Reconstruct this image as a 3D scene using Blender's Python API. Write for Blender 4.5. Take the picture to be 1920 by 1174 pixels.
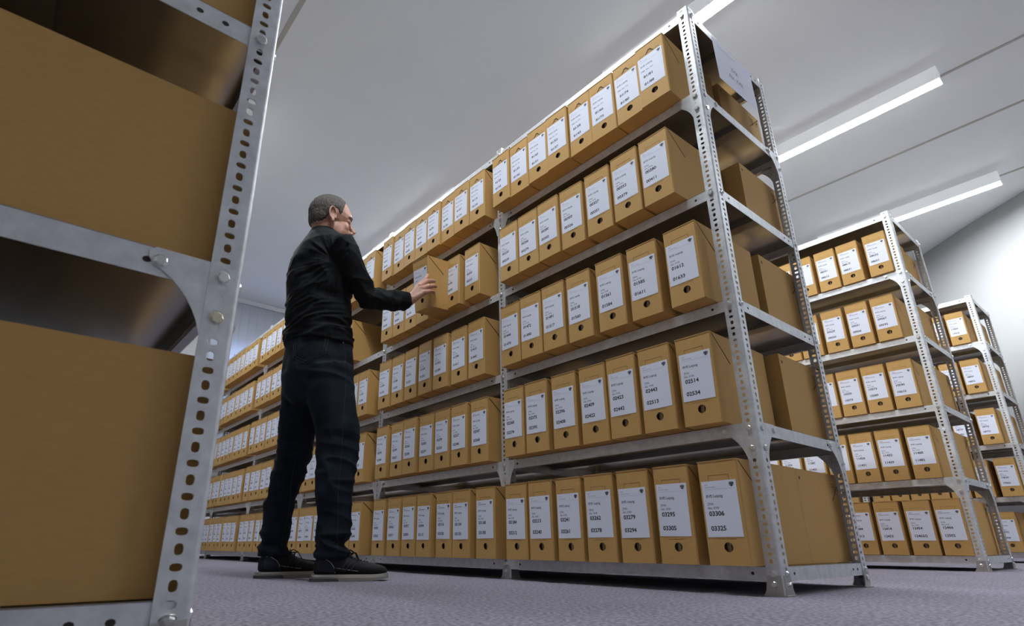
import bpy, bmesh, math, random
from mathutils import Vector, Matrix, noise
import numpy as np

for o in list(bpy.data.objects): bpy.data.objects.remove(o)
scn = bpy.context.scene
COL = scn.collection
rnd = random.Random(7)
R = math.radians

# ---------------------------------------------------------------- camera
cam_d = bpy.data.cameras.new('camera'); cam = bpy.data.objects.new('camera', cam_d); COL.objects.link(cam)
cam_d.sensor_width = 36.0; cam_d.sensor_fit = 'HORIZONTAL'
cam_d.lens = 1061.02 * 36.0 / 1920.0
cam_d.shift_x = (960 - 886.56) / 1920.0
cam_d.shift_y = (646.56 - 587.0) / 1920.0
cam_d.clip_start = 0.02; cam_d.clip_end = 60
cam.location = (0.7117, -1.5862, 0.1253)
yaw, pit = R(141.0793), R(19.4229)
cf = Vector((math.cos(pit) * math.cos(yaw), math.cos(pit) * math.sin(yaw), math.sin(pit)))
cam.rotation_euler = cf.to_track_quat('-Z', 'Y').to_euler()
cam_d.dof.use_dof = True; cam_d.dof.focus_distance = 2.2; cam_d.dof.aperture_fstop = 8.0
scn.camera = cam

# ---------------------------------------------------------------- light
world = bpy.data.worlds.new('world'); scn.world = world; world.use_nodes = True
bg = world.node_tree.nodes['Background']
bg.inputs[0].default_value = (0.74, 0.82, 1.0, 1); bg.inputs[1].default_value = 7.0
LAMP = 84.0
scn.view_settings.view_transform = 'Standard'; scn.view_settings.look = 'None'
scn.view_settings.exposure = 0.75; scn.view_settings.gamma = 1.0
scn.view_settings.use_curve_mapping = False

# ---------------------------------------------------------------- materials
def new_mat(name):
    m = bpy.data.materials.new(name); m.use_nodes = True
    nt = m.node_tree; b = nt.nodes['Principled BSDF']
    return m, nt, b
def N(nt, t, **k):
    n = nt.nodes.new(t)
    for a, v in k.items():
        if hasattr(n, a): setattr(n, a, v)
        else: n.inputs[a.replace('_', ' ')].default_value = v
    return n
def plain(name, col, rough=.6, metal=0.0, spec=.5):
    m, nt, b = new_mat(name)
    b.inputs['Base Color'].default_value = (*col, 1); b.inputs['Roughness'].default_value = rough
    b.inputs['Metallic'].default_value = metal; b.inputs['Specular IOR Level'].default_value = spec
    return m
def noisy(name, c1, c2, scale=30, rough=.8, bump=0.0, stretch=(1, 1, 1), detail=3, metal=0.0, bscale=None, bdist=.002, spec=.4):
    m, nt, b = new_mat(name)
    tc = N(nt, 'ShaderNodeTexCoord'); mp = N(nt, 'ShaderNodeMapping'); mp.inputs['Scale'].default_value = stretch
    nt.links.new(tc.outputs['Object'], mp.inputs[0])
    no = N(nt, 'ShaderNodeTexNoise', Scale=scale, Detail=detail); nt.links.new(mp.outputs[0], no.inputs[0])
    rp = N(nt, 'ShaderNodeValToRGB'); rp.color_ramp.elements[0].color = (*c1, 1); rp.color_ramp.elements[1].color = (*c2, 1)
    rp.color_ramp.elements[0].position = .3; rp.color_ramp.elements[1].position = .7
    nt.links.new(no.outputs[0], rp.inputs[0]); nt.links.new(rp.outputs[0], b.inputs['Base Color'])
    b.inputs['Roughness'].default_value = rough; b.inputs['Metallic'].default_value = metal
    b.inputs['Specular IOR Level'].default_value = spec
    if bump:
        n2 = N(nt, 'ShaderNodeTexNoise', Scale=bscale or scale, Detail=4); nt.links.new(mp.outputs[0], n2.inputs[0])
        bp = N(nt, 'ShaderNodeBump', Strength=bump, Distance=bdist); nt.links.new(n2.outputs[0], bp.inputs['Height'])
        nt.links.new(bp.outputs[0], b.inputs['Normal'])
    return m
def galv(name, base, rough, metal, var=1.0):
    m, nt, b = new_mat(name)
    tc = N(nt, 'ShaderNodeTexCoord')
    vo = N(nt, 'ShaderNodeTexVoronoi', Scale=150.0); no = N(nt, 'ShaderNodeTexNoise', Scale=38.0, Detail=6)
    nt.links.new(tc.outputs['Object'], vo.inputs['Vector']); nt.links.new(tc.outputs['Object'], no.inputs[0])
    mx = N(nt, 'ShaderNodeMix', data_type='RGBA'); mx.inputs[0].default_value = .6
    r1 = N(nt, 'ShaderNodeValToRGB'); r1.color_ramp.elements[0].color = (*[c * .90 for c in base], 1); r1.color_ramp.elements[1].color = (*[min(1, c * 1.07) for c in base], 1)
    r2 = N(nt, 'ShaderNodeValToRGB'); r2.color_ramp.elements[0].color = (*[c * (1 - .24 * var) for c in base], 1); r2.color_ramp.elements[1].color = (*[min(1, c * (1 + .16 * var)) for c in base], 1)
    r2.color_ramp.elements[0].position = .3; r2.color_ramp.elements[1].position = .7
    sp = N(nt, 'ShaderNodeSeparateColor'); nt.links.new(vo.outputs['Color'], sp.inputs[0])
    nt.links.new(sp.outputs[0], r1.inputs[0]); nt.links.new(no.outputs[0], r2.inputs[0])
    nt.links.new(r1.outputs[0], mx.inputs[6]); nt.links.new(r2.outputs[0], mx.inputs[7])
    nt.links.new(mx.outputs[2], b.inputs['Base Color'])
    mr = N(nt, 'ShaderNodeMapRange'); mr.inputs[3].default_value = rough - .03 * var; mr.inputs[4].default_value = rough + .05 * var
    nt.links.new(no.outputs[0], mr.inputs[0]); nt.links.new(mr.outputs[0], b.inputs['Roughness'])
    b.inputs['Metallic'].default_value = metal
    return m

M_card = noisy('cardboard', (.50, .294, .094), (.535, .317, .106), scale=34, rough=.74, stretch=(1.5, 1.5, 5), bump=.08, bscale=90, spec=.35)
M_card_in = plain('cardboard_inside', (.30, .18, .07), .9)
M_cut_shade = plain('cut_line_and_slot_shade', (.075, .042, .018), .9)
M_file = noisy('file_edges', (.42, .30, .16), (.55, .42, .26), scale=400, rough=.9, stretch=(8, 1, .3))
M_print_hole = plain('box_print_and_hole_shade', (.13, .08, .04), .9)
M_paper = plain('label_paper', (.72, .75, .86), .7)
M_ink = plain('label_ink', (.02, .02, .028), .7)
M_inkgrey = plain('label_ink_grey', (.16, .16, .2), .7)
M_inkred = plain('label_ink_faded_red', (.35, .14, .16), .7)
M_galv = galv('galvanised_steel', (.66, .68, .70), .44, .42)
M_galv_shade = galv('galvanised_sheet_shade', (.34, .34, .345), .22, .85, .2)  # darker copy of the steel, under-shelf shade put into its base colour
M_bolt = plain('zinc_bolt', (.70, .71, .70), .28, .9)
M_bolty = plain('yellow_zinc_bolt', (.70, .68, .50), .3, .9)
M_foot = plain('foot_steel', (.50, .49, .46), .42, .85)
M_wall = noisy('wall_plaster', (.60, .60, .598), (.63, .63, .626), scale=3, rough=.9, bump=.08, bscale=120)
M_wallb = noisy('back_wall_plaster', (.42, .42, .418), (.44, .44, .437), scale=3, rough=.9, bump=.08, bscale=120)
M_ceil = noisy('ceiling_plaster', (.84, .86, .86), (.87, .885, .885), scale=2, rough=.92, bump=.04, bscale=90)
M_duct = plain('ceiling_joint_strip', (.50, .48, .42), .8)
M_lampw = plain('lamp_housing_white', (.86, .87, .89), .5); _b = M_lampw.node_tree.nodes['Principled BSDF']; _b.inputs['Emission Color'].default_value = (.93, .96, 1, 1); _b.inputs['Emission Strength'].default_value = .14
m, nt, b = new_mat('lamp_diffuser'); M_diff = m
b.inputs['Base Color'].default_value = (.9, .9, .9, 1); b.inputs['Emission Color'].default_value = (.90, .955, 1, 1); b.inputs['Emission Strength'].default_value = LAMP
# carpet
m, nt, b = new_mat('carpet'); M_carpet = m
tc = N(nt, 'ShaderNodeTexCoord')
n1 = N(nt, 'ShaderNodeTexNoise', Scale=110.0, Detail=4); n2 = N(nt, 'ShaderNodeTexNoise', Scale=5.0, Detail=3); n3 = N(nt, 'ShaderNodeTexVoronoi', Scale=330.0)
for n in (n1, n2, n3): nt.links.new(tc.outputs['Object'], n.inputs[0])
rp = N(nt, 'ShaderNodeValToRGB'); rp.color_ramp.elements[0].color = (.105, .096, .13, 1); rp.color_ramp.elements[1].color = (.42, .385, .475, 1)
rp.color_ramp.elements[0].position = .34; rp.color_ramp.elements[1].position = .66
nt.links.new(n1.outputs[0], rp.inputs[0])
mx = N(nt, 'ShaderNodeMix', data_type='RGBA', blend_type='MULTIPLY'); mx.inputs[0].default_value = 1
r2 = N(nt, 'ShaderNodeValToRGB'); r2.color_ramp.elements[0].color = (.85, .85, .85, 1); r2.color_ramp.elements[1].color = (1.1, 1.1, 1.1, 1)
nt.links.new(n2.outputs[0], r2.inputs[0]); nt.links.new(rp.outputs[0], mx.inputs[6]); nt.links.new(r2.outputs[0], mx.inputs[7])
nt.links.new(mx.outputs[2], b.inputs['Base Color']); b.inputs['Roughness'].default_value = 1; b.inputs['Specular IOR Level'].default_value = .1
b.inputs['Sheen Weight'].default_value = .25
bp = N(nt, 'ShaderNodeBump', Strength=.8, Distance=.004); nt.links.new(n3.outputs[0], bp.inputs['Height']); nt.links.new(bp.outputs[0], b.inputs['Normal'])
# blinds: fabric that lets some daylight through
m, nt, b = new_mat('blind_fabric'); M_blind = m
b.inputs['Base Color'].default_value = (.80, .84, .90, 1); b.inputs['Roughness'].default_value = .9
tr = N(nt, 'ShaderNodeBsdfTranslucent'); tr.inputs[0].default_value = (.6, .66, .8, 1)
ms = N(nt, 'ShaderNodeMixShader'); ms.inputs[0].default_value = .35
nt.links.new(b.outputs[0], ms.inputs[1]); nt.links.new(tr.outputs[0], ms.inputs[2])
nt.links.new(ms.outputs[0], nt.nodes['Material Output'].inputs[0])
M_rail = plain('blind_rail', (.85, .87, .9), .3, .0)
M_glass = plain('window_glass', (.9, .95, 1), .05); M_glass.node_tree.nodes['Principled BSDF'].inputs['Transmission Weight'].default_value = 1
M_frame = plain('window_frame_white', (.8, .8, .8), .4)
# person
def skin_mat():
    m = noisy('skin', (.40, .205, .145), (.50, .27, .195), scale=22, rough=.5, bump=.15, bscale=300, bdist=.0008)
    bb = m.node_tree.nodes['Principled BSDF']; bb.inputs['Subsurface Weight'].default_value = .12; bb.inputs['Subsurface Radius'].default_value = (.01, .004, .002); bb.inputs['Subsurface Scale'].default_value = .5
    return m
M_skin = skin_mat()
M_hair = noisy('short_grey_hair', (.030, .024, .020), (.125, .108, .096), scale=210, rough=.75, bump=.9, bscale=420, bdist=.003, stretch=(1, 1, .45))
M_sweater = noisy('black_knit', (.0018, .0025, .0034), (.0040, .0052, .0068), scale=60, rough=.88, bump=.25, bscale=600, bdist=.0008, spec=.25)
M_jeans = noisy('dark_denim', (.0026, .0050, .0092), (.0075, .0145, .026), scale=11, rough=.85, bump=.3, bscale=500, bdist=.0008, spec=.25)
M_stitch = plain('denim_stitching', (.022, .028, .040), .8)
M_rivet = plain('copper_rivet', (.6, .5, .4), .3, .9)
M_shoe = noisy('shoe_suede_navy', (.016, .021, .033), (.028, .034, .05), scale=50, rough=.85)
M_shoe_mesh = noisy('shoe_mesh_black', (.006, .006, .007), (.012, .012, .014), scale=300, rough=.8)
M_sole = plain('shoe_sole_offwhite', (.34, .33, .29), .7)
M_soleg = plain('shoe_sole_grey', (.065, .065, .07), .7)
M_pipe = plain('reflective_piping', (.35, .37, .4), .4)
M_lace = plain('black_laces', (.006, .006, .007), .8)
M_white = plain('white_eyelet', (.7, .72, .75), .5)
M_lash_hole = plain('lash_and_hole_shade', (.03, .02, .018), .8)

# ---------------------------------------------------------------- mesh helpers
class MB:
    def __init__(s): s.v = []; s.f = []; s.m = []
    def face(s, pts, mi=0):
        i = len(s.v); s.v += [tuple(p) for p in pts]; s.f.append(tuple(range(i, i + len(pts)))); s.m.append(mi)
    def grid(s, vs, fs, mi=0):
        i = len(s.v); s.v += [tuple(p) for p in vs]
        for f in fs: s.f.append(tuple(i + k for k in f)); s.m.append(mi)
    def box(s, a, b, mi=0):
        x0, y0, z0 = a; x1, y1, z1 = b
        s.grid([(x0, y0, z0), (x1, y0, z0), (x1, y1, z0), (x0, y1, z0), (x0, y0, z1), (x1, y0, z1), (x1, y1, z1), (x0, y1, z1)],
               [(0, 3, 2, 1), (4, 5, 6, 7), (0, 1, 5, 4), (1, 2, 6, 5), (2, 3, 7, 6), (3, 0, 4, 7)], mi)
    def prism(s, poly, d, mi=0):
        """poly: list of 3D points (planar), extruded by vector d"""
        n = len(poly); d = Vector(d)
        q = [Vector(p) + d for p in poly]
        s.grid([*poly, *q], [tuple(range(n))[::-1], tuple(range(n, 2 * n))] + [(i, (i + 1) % n, n + (i + 1) % n, n + i) for i in range(n)], mi)
    def tube(s, pts, rad, seg=10, mi=0, cap=True):
        pts = [Vector(p) for p in pts]
        if not hasattr(rad, '__len__'): rad = [rad] * len(pts)
        t0 = None; rings = []
        for i, p in enumerate(pts):
            t = (pts[min(i + 1, len(pts) - 1)] - pts[max(i - 1, 0)]).normalized()
            if t0 is None:
                u = t.orthogonal().normalized()
            else:
                u = (u - t * u.dot(t)).normalized()
            t0 = t; w = t.cross(u)
            rings.append([p + (u * math.cos(a) + w * math.sin(a)) * rad[i] for a in [2 * math.pi * k / seg for k in range(seg)]])
        s.rings(rings, mi, cap)
    def rings(s, rings, mi=0, cap=True):
        n = len(rings[0]); i0 = len(s.v)
        for r in rings: s.v += [tuple(p) for p in r]
        for j in range(len(rings) - 1):
            for k in range(n):
                a = i0 + j * n + k; b_ = i0 + j * n + (k + 1) % n
                s.f.append((a, b_, b_ + n, a + n)); s.m.append(mi)
        if cap:
            s.f.append(tuple(i0 + k for k in range(n))[::-1]); s.m.append(mi)
            e = i0 + (len(rings) - 1) * n
            s.f.append(tuple(e + k for k in range(n))); s.m.append(mi)
    def ell(s, c, r, rot=None, mi=0, nu=20, nv=12):
        c = Vector(c); vs = []; fs = []
        rm = rot or Matrix.Identity(3)
        for j in range(1, nv):
            th = math.pi * j / nv
            for i in range(nu):
                a = 2 * math.pi * i / nu
                vs.append(c + rm @ Vector((r[0] * math.sin(th) * math.cos(a), r[1] * math.sin(th) * math.sin(a), r[2] * math.cos(th))))
        top = len(vs); vs.append(c + rm @ Vector((0, 0, r[2]))); vs.append(c + rm @ Vector((0, 0, -r[2])))
        for j in range(nv - 2):
            for i in range(nu):
                fs.append((j * nu + i, (j + 1) * nu + i, (j + 1) * nu + (i + 1) % nu, j * nu + (i + 1) % nu))
        for i in range(nu):
            fs.append((top, i, (i + 1) % nu)); fs.append((top + 1, (nv - 2) * nu + (i + 1) % nu, (nv - 2) * nu + i))
        s.grid(vs, fs, mi)
    def mesh(s, name, mats, smooth=False):
        me = bpy.data.meshes.new(name); me.from_pydata(s.v, [], s.f)
        for m in (mats if isinstance(mats, (list, tuple)) else [mats]): me.materials.append(m)
        me.polygons.foreach_set('material_index', s.m)
        if smooth: me.polygons.foreach_set('use_smooth', [True] * len(s.f))
        me.update(); return me
def fixn(me):
    b = bmesh.new(); b.from_mesh(me); bmesh.ops.remove_doubles(b, verts=b.verts, dist=1e-5); bmesh.ops.recalc_face_normals(b, faces=b.faces); b.to_mesh(me); b.free(); return me
def link(name, me, parent=None, loc=(0, 0, 0), rot=(0, 0, 0), scale=(1, 1, 1)):
    o = bpy.data.objects.new(name, me); COL.objects.link(o); o.parent = parent
    o.location = loc; o.rotation_euler = rot; o.scale = scale; return o
def tag(o, label, cat, group=None):
    o['label'] = label; o['category'] = cat
    if group: o['group'] = group
    return o
def struct(name, me, **k):
    o = link(name, me, **k); o['kind'] = 'structure'; return o

# ---------------------------------------------------------------- room
ZC = 3.40
XL = -7.1
mb = MB(); mb.box((XL - .2, -4.2, -.08), (4.6, 11.2, 0)); struct('floor', mb.mesh('floor', M_carpet))
mb = MB(); mb.box((XL - .2, -4.2, ZC), (4.6, 11.2, ZC + .1)); struct('ceiling', mb.mesh('ceiling', M_ceil))
# window wall on the left, with an opening behind the blinds
wy0, wy1, wz0, wz1 = .25, 3.1, .85, 2.75
mb = MB()
mb.box((XL - .2, -4.2, 0), (XL, wy0, ZC)); mb.box((XL - .2, wy1, 0), (XL, 11.2, ZC))
mb.box((XL - .2, wy0, 0), (XL, wy1, wz0)); mb.box((XL - .2, wy0, wz1), (XL, wy1, ZC))
struct('wall_left', mb.mesh('wall_left', M_wall))
mb = MB(); mb.box((XL, -4.2, 0), (4.6, -4.0, ZC)); struct('wall_front', mb.mesh('wall_front', M_wall))
mb = MB(); mb.box((4.4, -4.0, 0), (4.6, 3.4, ZC)); struct('wall_right', mb.mesh('wall_right', M_wall))
# long slanting, slightly bent back wall
pl = [(4.6, 3.25), (2.5, 4.32), (1.4, 4.96), (.43, 5.6), (-.08, 5.97), (-.59, 6.40), (-1.5, 7.25), (-3.0, 8.8), (-5.2, 11.1)]
mb = MB()
inn = [(x, y) for x, y in pl]; out = [(x + .15, y + .15) for x, y in pl]
v = [(x, y, 0) for x, y in inn] + [(x, y, 0) for x, y in out] + [(x, y, ZC) for x, y in inn] + [(x, y, ZC) for x, y in out]
n = len(pl); f = []
for i in range(n - 1):
    f += [(i, i + 1, 2 * n + i + 1, 2 * n + i), (n + i + 1, n + i, 3 * n + i, 3 * n + i + 1), (i, n + i, n + i + 1, i + 1), (2 * n + i, 2 * n + i + 1, 3 * n + i + 1, 3 * n + i)]
f += [(0, 2 * n, 3 * n, n), (n - 1, 2 * n - 1, 4 * n - 1, 3 * n - 1)]
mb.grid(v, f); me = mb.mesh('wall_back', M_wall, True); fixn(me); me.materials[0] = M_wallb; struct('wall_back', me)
mb = MB(); mb.box((XL, 11.0, 0), (-5.0, 11.2, ZC)); struct('wall_far', mb.mesh('wall_far', M_wall))
# ceiling joint strips
def strip(n, y, x0, x1, w=.022):
    mb = MB(); mb.box((x0, y - w / 2, ZC - .006), (x1, y + w / 2, ZC)); struct('trim_%d' % n, mb.mesh('trim', M_duct))
strip(1, -.75, XL, 4.4, .03); strip(2, 3.18, XL, 4.4); strip(3, 3.985, XL, 3.0); strip(4, 5.10, XL, 1.1); strip(5, 1.30, XL, 4.4)
# shadow line between wall and ceiling
# window
w = struct('window_1', None, loc=(XL - .1, (wy0 + wy1) / 2, wz0))
mb = MB(); hw = (wy1 - wy0) / 2; hh = wz1 - wz0
for a, c in (((-.03, -hw, 0), (.03, -hw + .06, hh)), ((-.03, hw - .06, 0), (.03, hw, hh)), ((-.03, -.03, 0), (.03, .03, hh)), ((-.03, -hw + .06, 0), (.03, hw - .06, .06)), ((-.03, -hw + .06, hh - .06), (.03, hw - .06, hh))): mb.box(a, c)
link('window_frame', mb.mesh('window_frame', M_frame), w)
mb = MB(); mb.box((-.005, -hw + .05, .05), (.005, hw - .05, hh - .05)); link('window_pane', mb.mesh('window_pane', M_glass), w)

# vertical blinds
bl = link('vertical_blind', None, loc=(XL + .06, .15, 0)); tag(bl, 'pale blue-grey vertical slat blind hanging on the far window wall', 'blind')
mb = MB(); L_ = 3.0
mb.box((-.012, 0, ZC - .068), (.016, L_, ZC - .050)); mb.box((-.006, .0, ZC - .045), (.006, L_, ZC - .001)); link('blind_rail', mb.mesh('blind_rail', M_rail), bl)
mb = MB(); mb.box((-.045, 0, -.10), (-.002, .124, 0)) if False else None
mb.box((0, 0, .25 - (ZC - .075)), (.0015, .116, 0)); sl = mb.mesh('blind_slat', M_blind)
mb = MB(); mb.box((-.004, .045, 0), (.006, .071, .022)); clip = mb.mesh('slat_clip', M_white)
for i in range(26):
    s_ = link('slat', sl, bl, loc=(0, .01 + i * .1135, ZC - .075), rot=(0, 0, R(2.5))); link('slat_clip', clip, s_)

# ---------------------------------------------------------------- lamps
def lamp(x0, x1, y, label):
    o = link('ceiling_lamp', None, loc=((x0 + x1) / 2, y, ZC)); tag(o, label, 'ceiling light', 'long white ceiling lights')
    l = (x1 - x0) / 2; mb = MB()
    mb.box((-l, -.045, -.112), (l, .045, -.0005)); link('lamp_housing', mb.mesh('lamp_housing', M_lampw), o)
    mb = MB(); mb.box((-l + .004, -.042, -.1145), (l - .004, .042, -.112)); link('lamp_diffuser', mb.mesh('lamp_diffuser', M_diff), o)
LB = [(-1.22, .33), (-4.60, -3.04)]
lab = {(0, 1.24): 'white linear ceiling light glowing just above the top corner of the big foreground rack',
       (0, 3.075): 'longest glowing linear ceiling light, right of the big rack, above the second aisle',
       (0, 5.02): 'glowing linear ceiling light above the shorter rack at the right, nearest the slanting wall',
       (1, 1.24): 'linear ceiling light whose faint housing shows over the top shelf left of the rack middle'}
YL = [-.81, 1.24, 3.075, 5.02]
for i, (a, c) in enumerate(LB):
    for y in YL:
        if i == 2 and y > 1.3: continue
        col = ['first', 'farther', 'rearmost'][i]; aisle = {-.81: 'near aisle', 1.24: 'rear side of the big rack', 3.075: 'second aisle', 5.02: 'third aisle', -2.86: 'aisle left of the nearest rack'}[y]
        lamp(a, c, y, lab.get((i, y)) or '%s linear white ceiling light in the row over the %s' % (col, aisle))

lamp(2.15, 3.70, 3.075, 'added linear ceiling light near the slanting wall, outside the view to the right')  # unseen fixture, added to brighten the rack ends from the right

# ---------------------------------------------------------------- text
def text_poly(txt, size, bold=.012, res=2, sx=.86):
    cu = bpy.data.curves.new('t', 'FONT'); cu.body = txt; cu.size = size; cu.resolution_u = res; cu.offset = bold * size
    ob = bpy.data.objects.new('t', cu); COL.objects.link(ob)
    dg = bpy.context.evaluated_depsgraph_get(); me = bpy.data.meshes.new_from_object(ob.evaluated_get(dg))
    v = [(p.co.x * sx, p.co.y) for p in me.vertices]; f = [tuple(p.vertices) for p in me.polygons]
    bpy.data.objects.remove(ob); bpy.data.curves.remove(cu); bpy.data.meshes.remove(me)
    return v, f
_cache = {}
def text(mb, txt, x, z, cap, mi=1, res=2, bold=.02, eps=-.0004, sx=.95):
    """cap = height of capitals; written on the X-Z plane facing -Y"""
    k = (txt, cap, res, bold, sx)
    if k not in _cache: _cache[k] = text_poly(txt, cap / .73, bold, res, sx)
    v, f = _cache[k]
    mb.grid([(x + a, eps, z + b) for a, b in v], f, mi)
def eagle(mb, cx, cz, s, mi=1):
    """small heraldic bird: body, head, tail and feathered wings"""
    e = -.00042
    P = lambda l: [(cx + a * s, e, cz + b * s) for a, b in l]
    mb.face(P([(-.12, -.25), (.12, -.25), (.16, .15), (.06, .3), (-.06, .3), (-.16, .15)]), mi)
    mb.face(P([(-.08, .3), (.08, .3), (.08, .46), (-.02, .5), (-.18, .40), (-.08, .38)]), mi)
    mb.face(P([(-.2, -.5), (.2, -.5), (.06, -.25), (-.06, -.25)]), mi)
    for sg in (-1, 1):
        for i in range(5):
            x0 = sg * (.17 + .075 * i); tp = (.30, .38, .38, .30, .16)[i]; bt = (-.22, -.30, -.28, -.18, -.02)[i]; a = [(x0, tp), (x0 + sg * .055, tp - .03), (x0 + sg * .055, bt), (x0, bt - .03)]
            mb.face(P(a if sg < 0 else a[::-1]), mi)
        a = [(sg * .14, .12), (sg * .52, .22), (sg * .5, .32), (sg * .14, .30)]; mb.face(P(a), mi)
        a = [(sg * .1, -.2), (sg * .3, -.38), (sg * .26, -.42), (sg * .08, -.3)]; mb.face(P(a), mi)
LW, LH = .100, .145
def label_mesh(a, b_, top=False, detail=2):
    mb = MB(); mats = [M_paper, M_ink, M_inkgrey, M_inkred]
    mb.box((-LW / 2, -.0003, -LH / 2), (LW / 2, 0, LH / 2), 0)
    X = lambda fx: -LW / 2 + fx * LW
    Z = lambda fz: LH / 2 - fz * LH
    r = 3 if detail > 1 else 2
    if detail > 1:
        text(mb, 'BStU', X(.09), Z(.075), .0035, 3, 1, .005); text(mb, 'Außenstelle Leipzig', X(.09), Z(.118), .0030, 2, 1, .004)
    else:
        mb.box((X(.09), -.00045, Z(.07)), (X(.25), -.0003, Z(.055)), 3); mb.box((X(.09), -.00045, Z(.115)), (X(.58), -.0003, Z(.10)), 2)
    mb.box((X(.07), -.00045, Z(.150) - .0003), (X(.94), -.0003, Z(.150)), 2)
    if detail > 0: eagle(mb, X(.87), Z(.075), .0135)
    else: mb.box((X(.83), -.00045, Z(.11)), (X(.92), -.0003, Z(.03)), 1)
    text(mb, 'BVfS Leipzig', X(.09), Z(.298), .0076, 1, r, .012)
    if top:
        text(mb, 'ZMA Abt. XIV', X(.09), Z(.455), .0064, 1, r, .005)
        text(mb, a, X(.17), Z(.66), .0115, 1, r, .03, sx=1.1); text(mb, b_, X(.17), Z(.90), .0115, 1, r, .03, sx=1.1)
    else:
        text(mb, 'ZMA', X(.10), Z(.435), .0068, 1, r, 0); text(mb, 'Abt. XVIII', X(.10), Z(.505), .0062, 1, r, .006)
        text(mb, a, X(.12), Z(.625), .0120, 1, r, .03, sx=1.06); text(mb, b_, X(.12), Z(.885), .0120, 1, r, .03, sx=1.06)
    return mb.mesh('paper_label', mats)

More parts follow.
